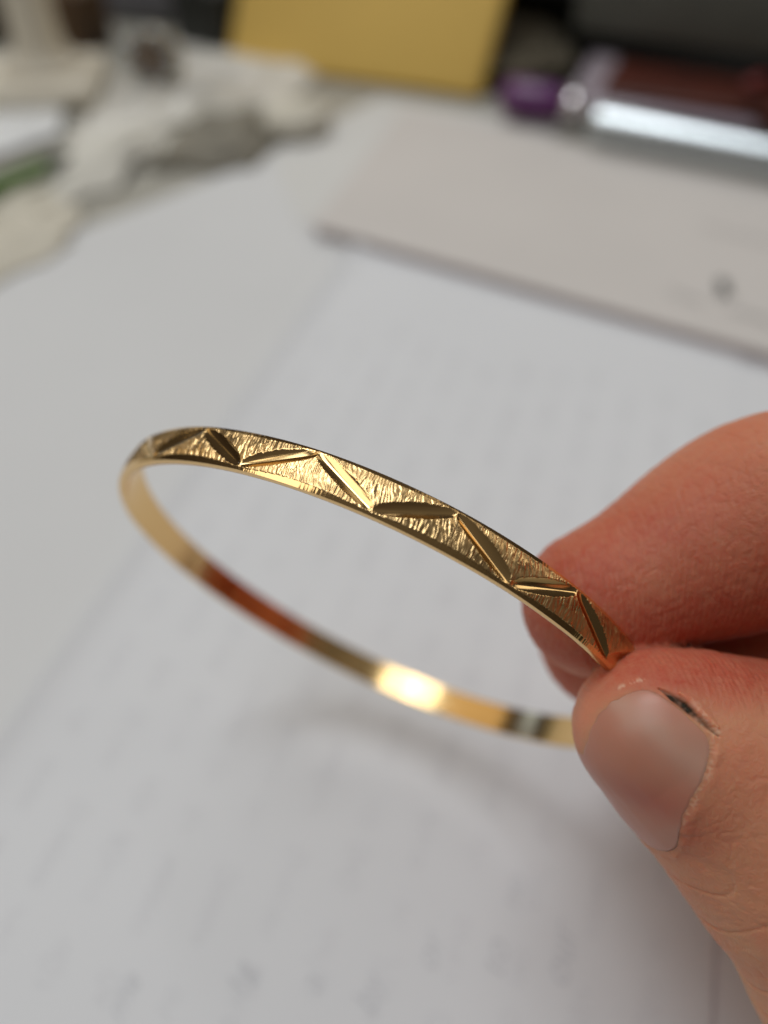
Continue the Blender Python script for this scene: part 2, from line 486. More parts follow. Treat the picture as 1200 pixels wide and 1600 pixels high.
def build_hand():
    V, F = surface_nets((8, -22, 4), (208, 126, 122), 0.8)
    me = bpy.data.meshes.new('tmp'); me.from_pydata(V.tolist(), [], F.tolist())
    bm = bmesh.new(); bm.from_mesh(me); bpy.data.meshes.remove(me)
    for lvl in range(3):
        vis = []
        for e in bm.edges:
            c = (e.verts[0].co + e.verts[1].co) / 2
            x, y, z = c
            px = 600 + 1200 * x / z; py = 800 + 1200 * y / z
            if lvl == 2:
                if 880 < px < 1150 and 1035 < py < 1345 and z < 70: vis.append(e)
                continue
            if lvl == 1 and z > 74 and py > 1000: continue
            lim = 1260 if lvl == 0 else 1225
            if px < lim and py < (1680 if lvl == 0 else 1620) and z < 90 - lvl * 6: vis.append(e)
        bmesh.ops.subdivide_edges(bm, edges=vis, cuts=1, use_grid_fill=True)
    bmesh.ops.triangulate(bm, faces=[f for f in bm.faces if len(f.verts) > 4])
    bm.verts.ensure_lookup_table()
    V = np.array([v.co[:] for v in bm.verts])
    V, Nn = project(V)
    S, T, rr, rho, dist = nail_coords(V)
    side = (Nn @ n_N > -0.2) & (rr < 9.6) & (np.abs(T) < 2.2) & (V[:, 2] < 72)
    nz = vnoise(S * 9, T * 9, 5)
    disp = np.zeros(len(V))
    inside = np.clip((-dist - .12) / 0.25, 0, 1)
    disp -= 0.03 * inside * side
    prox = np.clip(T * 1.3 + .2, 0, 1); lat = np.clip(np.abs(S) * 1.5 - .6, 0, 1)
    fold = np.exp(-((dist - 0.55) / 0.45) ** 2) * np.clip(prox + lat * np.clip(T + 1.0, 0, 1), 0, 1)
    disp += (0.11 + .14 * (nz - .5)) * fold * side
    GRO = [(1030, 1076), (1046, 1085), (1064, 1099), (1084, 1116), (1104, 1134), (1122, 1150)]
    gl, gp = near_line(V, GRO, .30)
    disp -= 0.24 * gl * side
    lip, _q = near_line(V, [(1062, 1084), (1080, 1096), (1098, 1115), (1120, 1136)], .45)
    disp += 0.22 * lip * side
    # creases of the thumb side skin and finger joints
    fp = V[:, 0] * .62 + V[:, 1] * -.78; ft = V[:, 0] * .78 + V[:, 1] * .62
    thumb_zone = np.clip((V[:, 1] - 24) / 6, 0, 1) * np.clip((74 - V[:, 2]) / 6, 0, 1)
    wr = vnoise(ft * .42 + vnoise(fp * .3, ft * .3, 2) * 1.5, fp * .10, 21)
    disp -= 0.16 * np.exp(-((wr - .5) / .05) ** 2) * thumb_zone
    fine = vnoise(ft * 1.9 + vnoise(fp * .9, ft * .9, 8) * 2, fp * 1.2, 31)
    disp += .05 * (vnoise(V[:, 0] * 4.5 + V[:, 1] * 2, V[:, 1] * 4.5 - V[:, 0] * 2, 41) > .5) * near_line(V, [(1114, 1150), (1116, 1180), (1108, 1208), (1096, 1234), (1084, 1254), (1072, 1278), (1065, 1300)], .26)[0] * side
    disp -= 0.07 * np.exp(-((fine - .5) / .10) ** 2) * np.clip(rho - .9, 0, 1)
    # joint folds on the index finger
    ix = P(1150, 790, 82); ax = P(1330, 775, 84) - P(1105, 862, 81); ax /= np.linalg.norm(ax)
    q = (V - ix) @ ax + .5 * (vnoise(V[:, 1] * .4, V[:, 2] * .4, 6) - .5)
    zone = (V[:, 1] < 8) & (V[:, 0] < 60)
    for off, dep in ((0, .35), (1.5, .18), (-1.9, .12)):
        disp -= zone * dep * np.exp(-((q - off) / .35) ** 2)
    V = V + Nn * disp[:, None]
    # colour map: x = redness, y = dry white skin, z = grime
    red = np.zeros(len(V))
    idxz = np.clip((16.5 - V[:, 1]) / 3, 0, 1)
    idxz = np.maximum(idxz, np.clip((V[:, 2] - 76) / 3, 0, 1)) * (.75 + .5 * vnoise(V[:, 0] / 6, V[:, 1] / 6, 88))
    red += idxz * .85 * (.4 + .6 * np.clip((V[:, 1] + 6) / 7, 0, 1))
    red += .45 * np.exp(-((V - P(1090, 1040, 68)) ** 2).sum(1) / 40)
    red += .7 * np.exp(-((V - P(1075, 1290, 62)) ** 2).sum(1) / 12) * side
    fl = vnoise(V[:, 0] * 4.5 + V[:, 1] * 2, V[:, 1] * 4.5 - V[:, 0] * 2, 41)
    d1, _q = near_line(V, [(1078, 1090), (1092, 1112), (1108, 1132), (1130, 1152)], .42)
    d2, _q = near_line(V, [(1114, 1150), (1116, 1180), (1108, 1208), (1096, 1234), (1084, 1254), (1072, 1278), (1065, 1300)], .26)
    d3, _q = near_line(V, [(950, 1084), (972, 1072), (1000, 1062), (1016, 1066)], .22)
    dry = (.75 * d1 * np.clip((fl - .42) * 4, 0, 1) + .5 * d2 * np.clip((fl - .40) * 3, 0, 1) + .6 * d3 * np.clip((fl - .5) * 5, 0, 1)) * side
    gr2, _q = near_line(V, [(1036, 1080), (1064, 1100), (1092, 1123)], .30)
    grime = (gl * .35 + gr2 * .9) * (.55 + .9 * vnoise(V[:, 0] * 3, V[:, 1] * 3, 47)) * side
    col = np.stack([np.clip(red, 0, 1), np.clip(dry, 0, 1), np.clip(grime * 1.3, 0, 1), np.ones(len(V))], 1)
    W = c2w(V)
    for v, c in zip(bm.verts, W): v.co = c
    me = bpy.data.meshes.new('hand_skin'); bm.to_mesh(me); bm.free()
    me.polygons.foreach_set('use_smooth', np.ones(len(me.polygons), bool))
    at = me.color_attributes.new('skin_map', 'FLOAT_COLOR', 'POINT')
    at.data.foreach_set('color', col.astype(np.float32).ravel())
    me.materials.append(skin_mat())
    o = bpy.data.objects.new('hand', me); sc.collection.objects.link(o)
    tag(o, 'bare hand pinching the gold bangle between its thumb and first two fingers', 'hand')
    me.validate()
    # flip normals outward if needed
    b2 = bmesh.new(); b2.from_mesh(me); bmesh.ops.recalc_face_normals(b2, faces=b2.faces); b2.to_mesh(me); b2.free()
    build_nail(o)
    return o


def skin_mat():
    m, nt, p = new_mat('skin')
    N, L = nt.nodes, nt.links
    tc = N.new('ShaderNodeTexCoord')
    at = N.new('ShaderNodeAttribute'); at.attribute_name = 'skin_map'
    sep = N.new('ShaderNodeSeparateColor'); L.new(at.outputs['Color'], sep.inputs[0])

    def noise(scale, detail=3, rough=.5):
        n = N.new('ShaderNodeTexNoise'); n.inputs['Scale'].default_value = scale
        n.inputs['Detail'].default_value = detail; n.inputs['Roughness'].default_value = rough
        L.new(tc.outputs['Object'], n.inputs['Vector']); return n

    def mix(fac, a, b, blend='MIX'):
        x = N.new('ShaderNodeMix'); x.data_type = 'RGBA'; x.blend_type = blend
        for s_, v in ((x.inputs[0], fac), (x.inputs[6], a), (x.inputs[7], b)):
            if isinstance(v, (tuple, float)): s_.default_value = v
            else: L.new(v, s_)
        return x.outputs[2]
    big = noise(110, 4)
    mr = N.new('ShaderNodeMapRange'); mr.inputs[1].default_value = .35; mr.inputs[2].default_value = .65
    L.new(big.outputs['Fac'], mr.inputs[0])
    c = mix(mr.outputs[0], (0.68, 0.255, 0.15, 1), (0.67, 0.33, 0.195, 1))
    c = mix(sep.outputs[0], c, (0.48, 0.10, 0.058, 1))
    sp = noise(900, 5, .7)
    m2 = N.new('ShaderNodeMapRange'); m2.inputs[1].default_value = .35; m2.inputs[2].default_value = .7
    m2.inputs[3].default_value = 0; m2.inputs[4].default_value = .35
    L.new(sp.outputs['Fac'], m2.inputs[0])
    c = mix(m2.outputs[0], c, (0.60, 0.30, 0.18, 1))
    c = mix(sep.outputs[1], c, (0.74, 0.50, 0.37, 1))
    c = mix(sep.outputs[2], c, (0.035, 0.022, 0.012, 1))
    L.new(c, p.inputs['Base Color'])
    p.inputs['Subsurface Weight'].default_value = 0.8
    p.inputs['Subsurface Radius'].default_value = (1.0, 0.35, 0.2); p.inputs['Subsurface Scale'].default_value = 0.0016
    p.inputs['Roughness'].default_value = 0.52
    p.inputs['Specular IOR Level'].default_value = 0.22
    # fine skin relief: cell-like micro creases + fingerprint ridges on the pads
    v = N.new('ShaderNodeTexVoronoi'); v.feature = 'DISTANCE_TO_EDGE'; v.inputs['Scale'].default_value = 2000
    wp = noise(300, 3)
    va = N.new('ShaderNodeVectorMath'); va.operation = 'MULTIPLY_ADD'
    L.new(wp.outputs['Color'], va.inputs[0]); va.inputs[1].default_value = (.002,) * 3; L.new(tc.outputs['Object'], va.inputs[2])
    L.new(va.outputs[0], v.inputs['Vector'])
    b1 = N.new('ShaderNodeBump'); b1.inputs['Strength'].default_value = .9; b1.inputs['Distance'].default_value = .00006
    L.new(v.outputs['Distance'], b1.inputs['Height'])
    wv = N.new('ShaderNodeTexWave'); wv.bands_direction = 'X'; wv.inputs['Scale'].default_value = 620
    wv.inputs['Distortion'].default_value = 5; wv.inputs['Detail'].default_value = 1; wv.inputs['Detail Scale'].default_value = .25
    L.new(tc.outputs['Object'], wv.inputs['Vector'])
    mm = N.new('ShaderNodeMath'); mm.operation = 'MULTIPLY'; L.new(wv.outputs['Fac'], mm.inputs[0]); L.new(sep.outputs[0], mm.inputs[1])
    b2 = N.new('ShaderNodeBump'); b2.inputs['Strength'].default_value = .7; b2.inputs['Distance'].default_value = .00003
    L.new(mm.outputs[0], b2.inputs['Height']); L.new(b1.outputs[0], b2.inputs['Normal'])
    n3 = noise(2500, 4, .7)
    b3 = N.new('ShaderNodeBump'); b3.inputs['Strength'].default_value = .8; b3.inputs['Distance'].default_value = .00005
    L.new(n3.outputs['Fac'], b3.inputs['Height']); L.new(b2.outputs[0], b3.inputs['Normal'])
    L.new(b3.outputs[0], p.inputs['Normal'])
    return m


def build_nail(hand):
    nr, na = 26, 96
    rho = np.linspace(0, 1.0, nr) ** .9; ang = np.linspace(0, 2 * np.pi, na, endpoint=False)
    R_, A_ = np.meshgrid(rho, ang - np.pi, indexing='ij')
    R0 = np.interp(A_, _ta, _tr)
    s = (NC[0] + R_ * R0 * np.cos(A_)) / NR; t = NC[1] + R_ * R0 * np.sin(A_)
    S = s / BETA; T = (t - 1.0) / 5.0
    teff = t
    O = TA + n_ua * t[..., None]
    Oe = TA + n_ua * teff[..., None]
    dr = np.cos(s)[..., None] * n_N + np.sin(s)[..., None] * n_S
    lo = np.full(s.shape, 2.0); hi = np.full(s.shape, 11.0)
    for _ in range(18):
        mid = (lo + hi) / 2
        d = sdf_b((Oe + dr * mid[..., None]).reshape(-1, 3)).reshape(s.shape)
        lo = np.where(d < 0, mid, lo); hi = np.where(d < 0, hi, mid)
    rr = (lo + hi) / 2
    rr = rr + 0.025 - 0.10 * np.clip((R_ - .955) / .045, 0, 1) ** 1.3 + .03 * np.cos(s * 2) + 0.045 * (vnoise(S * 15, T * .7, 61) - .5)
    X = O + dr * rr[..., None]
    V = c2w(X.reshape(-1, 3))
    ii = np.arange(nr * na).reshape(nr, na); jn = np.roll(ii, -1, 1)
    q = np.stack([ii[:-1], jn[:-1], jn[1:], ii[1:]], -1).reshape(-1, 4)
    m, nt, p = new_mat('nail_plate')
    N, L = nt.nodes, nt.links
    at = N.new('ShaderNodeAttribute'); at.attribute_name = 'nail_map'
    sep = N.new('ShaderNodeSeparateColor'); L.new(at.outputs['Color'], sep.inputs[0])
    x = N.new('ShaderNodeMix'); x.data_type = 'RGBA'; L.new(sep.outputs[0], x.inputs[0])
    x.inputs[6].default_value = (0.70, 0.25, 0.175, 1); x.inputs[7].default_value = (0.76, 0.38, 0.30, 1)
    y = N.new('ShaderNodeMix'); y.data_type = 'RGBA'; L.new(sep.outputs[1], y.inputs[0]); L.new(x.outputs[2], y.inputs[6])
    y.inputs[7].default_value = (0.58, 0.16, 0.115, 1)
    L.new(y.outputs[2], p.inputs['Base Color'])
    p.inputs['Roughness'].default_value = 0.33; p.inputs['Specular IOR Level'].default_value = 0.35; p.inputs['Subsurface Weight'].default_value = 0.7
    p.inputs['Subsurface Radius'].default_value = (1, .4, .3); p.inputs['Subsurface Scale'].default_value = .001
    p.inputs['Coat Weight'].default_value = 0.0
    tc = N.new('ShaderNodeTexCoord'); nz = N.new('ShaderNodeTexNoise'); nz.inputs['Scale'].default_value = 700; nz.inputs['Detail'].default_value = 4
    L.new(tc.outputs['Object'], nz.inputs['Vector'])
    b = N.new('ShaderNodeBump'); b.inputs['Distance'].default_value = .00005; b.inputs['Strength'].default_value = .5
    L.new(nz.outputs['Fac'], b.inputs['Height']); L.new(b.outputs[0], p.inputs['Normal'])
    o = mesh_np('thumbnail', V, q, m, smooth=True)
    pale = .7 * np.exp(-((S + .15) / .3) ** 2 - ((T - .85) / .22) ** 2)
    pale += .6 * np.exp(-((S + .62 + .1 * T) / .22) ** 2) * (.5 + .7 * vnoise(S * 6, T * 3, 71))
    rd = np.exp(-((S - .15 + .35 * T) / .28) ** 2 - ((T - .1) / .6) ** 2) * .8 + .5 * np.clip((S - .5) / .4, 0, 1)
    col = np.stack([np.clip(pale, 0, 1), np.clip(rd, 0, 1), pale * 0, pale * 0 + 1], -1).reshape(-1, 4)
    at = o.data.color_attributes.new('nail_map', 'FLOAT_COLOR', 'POINT'); at.data.foreach_set('color', col.astype(np.float32).ravel())
    b2 = bmesh.new(); b2.from_mesh(o.data); bmesh.ops.remove_doubles(b2, verts=b2.verts, dist=1e-7)
    bmesh.ops.recalc_face_normals(b2, faces=b2.faces)
    cen = c2w(TA)
    f0 = max(b2.faces, key=lambda f: (f.calc_center_median() - Vector(cen)).length)
    if f0.normal.dot(f0.calc_center_median() - Vector(cen)) < 0: bmesh.ops.reverse_faces(b2, faces=b2.faces)
    b2.to_mesh(o.data); b2.free()
    sd = o.modifiers.new('solid', 'SOLIDIFY'); sd.thickness = .00012; sd.offset = -1
    o.parent = hand


build_hand()


# ------------------------------------------------------------------ desk, papers
def slab(name, pts, z0, z1, mat, parent=None, wave=0.0, seed=0, nx=40, ny=40, smooth=True, lift=None):
    """thin four-cornered sheet, corners in world mm (x, y) going round; z in mm; gently uneven"""
    p = np.array(pts, float)
    a, b = np.meshgrid(np.linspace(0, 1, nx), np.linspace(0, 1, ny), indexing='ij')
    A, B = a[..., None], b[..., None]
    X = (1 - A) * (1 - B) * p[0] + A * (1 - B) * p[1] + A * B * p[2] + (1 - A) * B * p[3]
    dz = wave * (vnoise(X[..., 0] / 45 + seed, X[..., 1] / 45, seed) - .5) * 2 if wave else a * 0
    if lift is not None: dz = dz + lift(a, b)
    dz = np.maximum(dz, 0) if wave else dz
    top = np.concatenate([X, (z1 + dz)[..., None]], -1).reshape(-1, 3)
    bot = np.concatenate([X, (z0 + dz)[..., None]], -1).reshape(-1, 3)
    V = np.concatenate([top, bot]) * MM
    i = np.arange(nx * ny).reshape(nx, ny); n = nx * ny
    F = [np.stack([i[:-1, :-1], i[1:, :-1], i[1:, 1:], i[:-1, 1:]], -1).reshape(-1, 4)]
    F.append(F[0][:, ::-1] + n)
    for e in (i[0, :], i[:, -1], i[-1, ::-1], i[::-1, 0]):
        F.append(np.stack([e[:-1], e[1:], e[1:] + n, e[:-1] + n], -1))
    o = mesh_np(name, V, np.concatenate(F), mat, smooth=smooth)
    m = o.modifiers.new('edge', 'EDGE_SPLIT'); m.split_angle = math.radians(40)
    if parent: keep(o, parent)
    return o


tag(slab('desk_top', [(-500, -300), (600, -300), (600, 900), (-500, 900)], -25, 0, M_desk, nx=8, ny=8), kind='structure')

# direction of the written rows on the paper
DV = np.array([math.sin(math.radians(18.6)), math.cos(math.radians(18.6))]); PV = np.array([DV[1], -DV[0]])
L0 = desk(0, 1170, 1.0)
cn_left = L0 - DV * 130; far_left = L0 + DV * 205
sheet_w = 109.0
# big sheet underneath on the left
c2 = desk(455, 232, .3); c1 = desk(0, 408, .3)
c0 = c1 + (c1 - c2) * .9
o = slab('paper_sheet', [c0, c0 + np.array([60, -200]), (190, -140), c2], .1, .3, M_paperB, wave=.35, seed=3, nx=60, ny=60)
tag(o, 'large white paper sheet lying lowest, bare at the left of the bangle', 'paper')
o = slab('paper_sheet', [cn_left, cn_left + PV * sheet_w, far_left + PV * sheet_w, far_left], .9, 1.1, M_paperA, wave=.5, seed=5, nx=70, ny=90,
         lift=lambda a, b: 1.7 * np.exp(-a / .03))
tag(o, 'long white folded sheet under the bangle with handwriting showing through', 'paper')
writing_sheet = o
r0 = cn_left + PV * (sheet_w - 4)
o = slab('paper_sheet', [r0, r0 + PV * 150, r0 + PV * 150 + DV * 290, r0 + DV * 290], .45, .62, M_paperA, wave=.2, seed=8, nx=40, ny=60)
tag(o, 'white paper sheet lying beneath the thumb at the lower right', 'paper')


q = [desk(470, 352, 1.0), desk(420, 238, 1.0), desk(592, 150, 1.0), desk(900, 200, 1.0)]
o = slab('paper_sheet', q, .5, .7, M_paperC, wave=.25, seed=14, nx=30, ny=30)
tag(o, 'off white paper sheet showing left of the booklet near the round cotton pad', 'paper')


def stroke(bm, pts, wd, z):
    """flat pen stroke through 2-d points (world mm)"""
    pts = np.array(pts, float)
    t = np.gradient(pts, axis=0); t /= np.linalg.norm(t, axis=1, keepdims=True) + 1e-9
    n = np.stack([-t[:, 1], t[:, 0]], 1) * wd / 2
    zz = z if np.ndim(z) else np.full(len(pts), z)
    a = [bm.verts.new((*(p + q) * MM, h * MM)) for p, q, h in zip(pts, n, zz)]
    b = [bm.verts.new((*(p - q) * MM, h * MM)) for p, q, h in zip(pts, n, zz)]
    for i in range(len(pts) - 1): bm.faces.new((b[i], b[i + 1], a[i + 1], a[i]))


def sheet_height(p):
    """height of the written sheet at world-mm points"""
    d = p - cn_left
    a = np.clip((d @ PV) / sheet_w, 0, 1)
    wv = .5 * (vnoise(p[:, 0] / 45 + 5, p[:, 1] / 45, 5) - .5) * 2
    return 1.1 + np.maximum(wv + 1.7 * np.exp(-a / .03), 0)


rng = np.random.default_rng(4)
bm = bmesh.new()
row = 9.0
while row < sheet_w - 4:
    s = 4 + rng.uniform(0, 8)
    while s < 255:
        word = rng.integers(2, 7)
        for c in range(word):
            hgt = rng.choice([1.6, 1.6, 1.8, 3.2]); ph = rng.uniform(0, 6.28); kind = rng.integers(0, 3)
            tt = np.linspace(0, 1, 12)
            if kind == 0:
                lx = .9 * np.cos(tt * 6.0 + ph); ly = hgt * .5 * np.sin(tt * 6.0 + ph)
            elif kind == 1:
                lx = -.8 + tt * 1.6; ly = hgt * .5 * np.sin(tt * 7 + ph)
            else:
                lx = .5 * np.sin(tt * 4 + ph); ly = hgt * (.6 - tt * 1.2)
            pts = cn_left + PV * row + PV * 0 + (s + lx)[:, None] * DV + (-ly)[:, None] * PV
            stroke(bm, pts, .34, sheet_height(pts) + .06)
            s += 2.1
        s += rng.uniform(2.5, 6)
    row += 8.4
wr = bm_obj('handwriting', bm, M_ink_back); keep(wr, writing_sheet); tag(wr, kind='stuff')

for txt, px_, py_, size in (('our', 893, 1500, 5.2), ('to', 790, 1505, 5.0), ('or', 686, 1495, 4.6), ('by', 592, 1560, 4.8), ('a', 503, 1545, 4.6), ('1g', 388, 1540, 4.4), ('no', 815, 1400, 4.2), ('me', 205, 1565, 4.2)):
    tcu = bpy.data.curves.new('word', 'FONT'); tcu.body = txt; tcu.size = size * MM; tcu.shear = .35; tcu.extrude = 0; tcu.offset = -.00006
    tcu.align_x = 'CENTER'
    to = bpy.data.objects.new('word', tcu); sc.collection.objects.link(to)
    q = desk(px_, py_, 1.2)
    hz = float(sheet_height(np.array([q]))[0]) + .12
    to.matrix_world = Matrix.Translation((q[0] * MM, q[1] * MM, hz * MM)) @ Matrix.Rotation(math.atan2(DV[1], DV[0]), 4, 'Z')
    dg = bpy.context.evaluated_depsgraph_get(); dg.update()
    me_ = bpy.data.meshes.new_from_object(to.evaluated_get(dg)); me_.transform(to.matrix_world)
    bpy.data.objects.remove(to)
    me_.materials.clear(); me_.materials.append(M_ink_word)
    wo = bpy.data.objects.new('handwritten_word', me_); sc.collection.objects.link(wo); keep(wo, writing_sheet)

# ------------------------------------------------------------------ booklet at the upper right
BH = 4.0
b0 = desk(487, 352, BH); b1 = desk(1200, 552, BH)
bd = (b1 - b0) / np.linalg.norm(b1 - b0); bdir = np.array([-bd[1], bd[0]])
bl = desk(632, 168, BH) - b0
bk = empty('booklet', (b0[0] * MM, b0[1] * MM, 0.0012))
tag(bk, 'white stapled booklet with a small dark emblem, lying beyond the bangle under the pens', 'booklet')
slab('cover', [b0, b0 + bd * 190, b0 + bd * 190 + bl, b0 + bl], BH - .4, BH, M_booklet, bk, wave=.3, seed=11)
for k in range(5):
    sh = .5 + .5 * ((k * 7) % 5) / 5; zk = 1.25 + k * .46
    slab('page', [b0 + bdir * sh + bd * sh, b0 + bd * 189 + bdir * sh, b0 + bd * 189 + bl - bdir * sh, b0 + bl + bd * sh - bdir * sh], zk, zk + .36, M_pages, bk, nx=6, ny=6)
bm = bmesh.new()


def bpt(px, py): return desk(px, py, BH + .35)


def squiggle(bm, p0, p1, amp, n, wd, z, seed):
    r = np.random.default_rng(seed)
    p0, p1 = np.array(p0), np.array(p1); d = p1 - p0; Ln = np.linalg.norm(d); d /= Ln; nn = np.array([-d[1], d[0]])
    t = np.linspace(0, 1, n * 5)
    y = amp * np.sin(t * n * 3.1) * (.5 + .5 * r.random(len(t)))
    stroke(bm, p0 + d * (t * Ln)[:, None] + nn * y[:, None], wd, z)


for (a_, b_, c_, d_, am) in ((1042, 452, 1100, 472, .6), (1140, 482, 1200, 500, .8), (1190, 500, 1290, 530, .8), (1095, 352, 1230, 385, .7)):
    squiggle(bm, bpt(a_, b_), bpt(c_, d_), am, 12, .5, BH + .42, int(a_))
o = bm_obj('printed_text', bm, M_ink_pale); keep(o, bk); tag(o, kind='stuff')
bm = bmesh.new()
# emblem: a small upright figure (head, body, raised arm, foot)
e0 = bpt(1130, 452)
for pts, wd in (([(-.2, 3.0), (.5, 3.2), (1.1, 2.9)], 2.2), ([(.6, 2.6), (.2, .8), (-.2, -1.2)], 3.0), ([(.1, 1.4), (1.4, 1.7), (2.2, 2.7)], .7),
                ([(-.2, -1.0), (-1.2, -2.6), (-1.8, -3.3)], .9), ([(.1, -1.0), (.7, -2.4), (1.1, -3.2)], .8)):
    stroke(bm, [e0 + np.array(q) * 1.25 for q in pts], wd, BH + .42)
o = bm_obj('emblem', bm, M_ink); keep(o, bk)


# ------------------------------------------------------------------ background things (all far out of focus)
def lathe(bm, prof, seg=40, M=None):
    rings = []
    for r, z in prof:
        rings.append([bm.verts.new((r * math.cos(2 * math.pi * k / seg) * MM, r * math.sin(2 * math.pi * k / seg) * MM, z * MM)) for k in range(seg)])
    for a, b in zip(rings[:-1], rings[1:]):
        for k in range(seg): bm.faces.new((a[k], a[(k + 1) % seg], b[(k + 1) % seg], b[k]))
    if prof[0][0] > 0: bm.faces.new(rings[0][::-1])
    if prof[-1][0] > 0: bm.faces.new(rings[-1])
    if M is not None: bmesh.ops.transform(bm, matrix=M, verts=bm.verts)
    return bm


def boxm(sx, sy, sz, M=None, cuts=0):
    bm = bmesh.new(); bmesh.ops.create_cube(bm, size=1)
    bmesh.ops.transform(bm, matrix=Matrix.Diagonal((sx * MM, sy * MM, sz * MM, 1)), verts=bm.verts)
    bmesh.ops.translate(bm, vec=(0, 0, sz * MM / 2), verts=bm.verts)
    if M is not None: bmesh.ops.transform(bm, matrix=M, verts=bm.verts)
    return bm


def frame(p, q, h0, h1=None):
    """matrix putting local +X along p->q (world mm, heights h0/h1), origin at p"""
    h1 = h0 if h1 is None else h1
    a = Vector((p[0], p[1], h0)) * MM; b = Vector((q[0], q[1], h1)) * MM
    x = (b - a).normalized(); y = Vector((0, 0, 1)).cross(x).normalized(); z = x.cross(y)
    m = Matrix((x, y, z)).transposed().to_4x4(); m.translation = a
    return m


def rod(root, name, x0, x1, prof, mat):
    """lathe along local X of root; prof = [(x, r)]"""
    bm = bmesh.new(); lathe(bm, [(r, x) for x, r in prof], 32, Matrix.Rotation(math.pi / 2, 4, 'Y'))
    return bm_obj(name, bm, mat, root)


def rooted(name, M):
    o = empty(name, (0, 0, 0)); o.matrix_world = M; return o


# silver marker lying on the booklet
ph = BH + 6.8
pa, pb = desk(918, 190, ph), desk(1225, 250, ph)
mk = rooted('marker_pen', frame(pa, pb, ph))
tag(mk, 'shiny silver marker pen lying across the back of the booklet', 'pen')
M_silver = simple('brushed_silver', (0.52, 0.56, 0.58), 0.25, metal=1.0, var=.03)
M_greyplast = simple('grey_plastic', (0.16, 0.17, 0.17), 0.35)
rod(mk, 'barrel', 0, 100, [(0, 0), (0.2, 3.6), (2.0, 5.6), (4, 5.8), (60, 5.8), (62, 6.1), (118, 6.1), (119.5, 5.8), (120, 0)], M_silver)
bm = boxm(46, 3.2, 1.4, Matrix.Translation((.095, -.0068, -.002))); bm_obj('clip', bm, M_greyplast, mk, bevel=.4)

# purple pen behind
ph = BH + 5
pa, pb = desk(783, 148, ph), desk(1010, 184, ph)
pp = rooted('purple_pen', frame(pa, pb, ph))
tag(pp, 'purple capped pen with a metal ball added for its highlight, lying just left of the silver marker', 'pen')
M_purple = simple('purple_plastic', (0.11, 0.012, 0.12), 0.35, coat=.2)
M_lilac = simple('lilac_plastic', (0.30, 0.25, 0.30), 0.3)
M_glint = simple('glint_metal', (0.9, 0.86, 0.88), 0.12, metal=1.0, var=.01)
rod(pp, 'cap', 0, 20, [(0, 0), (.3, 3.6), (2, 5.6), (6, 6.4), (20, 6.0), (24, 5.0), (24.2, 0)], M_purple)
rod(pp, 'glint_ball', 20, 30, [(23.5, 0), (24, 4.0), (26, 5.2), (29, 5.2), (31, 3.8), (31.5, 0)], M_glint)  # metal ball added to give the pen its bright highlight disc
rod(pp, 'barrel', 29, 90, [(31, 0), (31.2, 3.6), (34, 4.4), (88, 4.4), (90, 3), (90.2, 0)], M_lilac)

# lilac strip leading back
pa, pb = desk(905, 168, 6), desk(975, 52, 6)
ls = rooted('plastic_ruler', frame(pa, pb, 5.5, 12)); tag(ls, 'pale lilac plastic ruler pointing away behind the pens', 'ruler')
bm_obj('blade', boxm(120, 11, 2, Matrix.Translation((.06, 0, 0))), simple('lilac_clear', (0.40, 0.34, 0.38), .3), ls, bevel=.5)
M_black = simple('black_plastic', (0.008, 0.008, 0.007), 0.6, spec=.2)
bm = bmesh.new()
for k in range(22):
    b_ = boxm(.4, 4 if k % 5 else 7, .2, Matrix.Translation(((6 + k * 5) * MM, .0028, .00205)))
    me_ = bpy.data.meshes.new('t'); b_.to_mesh(me_); b_.free(); bm.from_mesh(me_); bpy.data.meshes.remove(me_)
o = bm_obj('scale_marks', bm, M_black, ls); tag(o, kind='stuff')

# dark red leather wallet with black rim
p1, p2 = desk(935, 150, 8), desk(1260, 190, 8)
wl = rooted('leather_case', frame(p1, p2, 1)); tag(wl, 'dark red brown leather case with black lid behind the silver marker', 'case')
M_leather = simple('red_brown_leather', (0.075, 0.014, 0.006), 0.5, bump=.2, bscale=400, var=.3, scale=50)
bm_obj('body', boxm(120, 75, 9, Matrix.Translation((.06, .0375, 0))), M_leather, wl, bevel=2)
bm_obj('lid', boxm(120, 44, 5, Matrix.Translation((.062, .059, .0092))), M_black, wl, bevel=1.5)
M_red = simple('red_rubber', (0.16, 0.02, 0.017), 0.4)
rt = desk(1182, 132, 16)
o = bm_obj('eraser', boxm(12, 6, 4, Matrix.Translation((rt[0] * MM, rt[1] * MM, .0145)) @ Matrix.Rotation(.7, 4, 'Z')), M_red, bevel=1.5)
tag(o, 'small red eraser resting on the dark leather case', 'eraser')

# grey-green box beyond
g0, g1 = desk(893, 40, 20), desk(1300, 98, 20)
gb = rooted('storage_box', frame(g0, g1, 18)); tag(gb, 'grey green storage box at the back right, above the leather case', 'box')
M_gg = simple('grey_green_card', (0.115, 0.118, 0.10), 0.6, var=.1)
bm_obj('box_body', boxm(190, 110, 46, Matrix.Translation((.095, .056, 0))), M_gg, gb, bevel=2)
bm_obj('box_lid', boxm(193, 113, 14, Matrix.Translation((.095, .056, .0462))), M_gg, gb, bevel=2)
bm_obj('shadow_gap_block', boxm(186, 106, 17, Matrix.Translation((.095, .056, -.0172))), M_black, gb)  # black block stands in for the shadow gap beneath the box

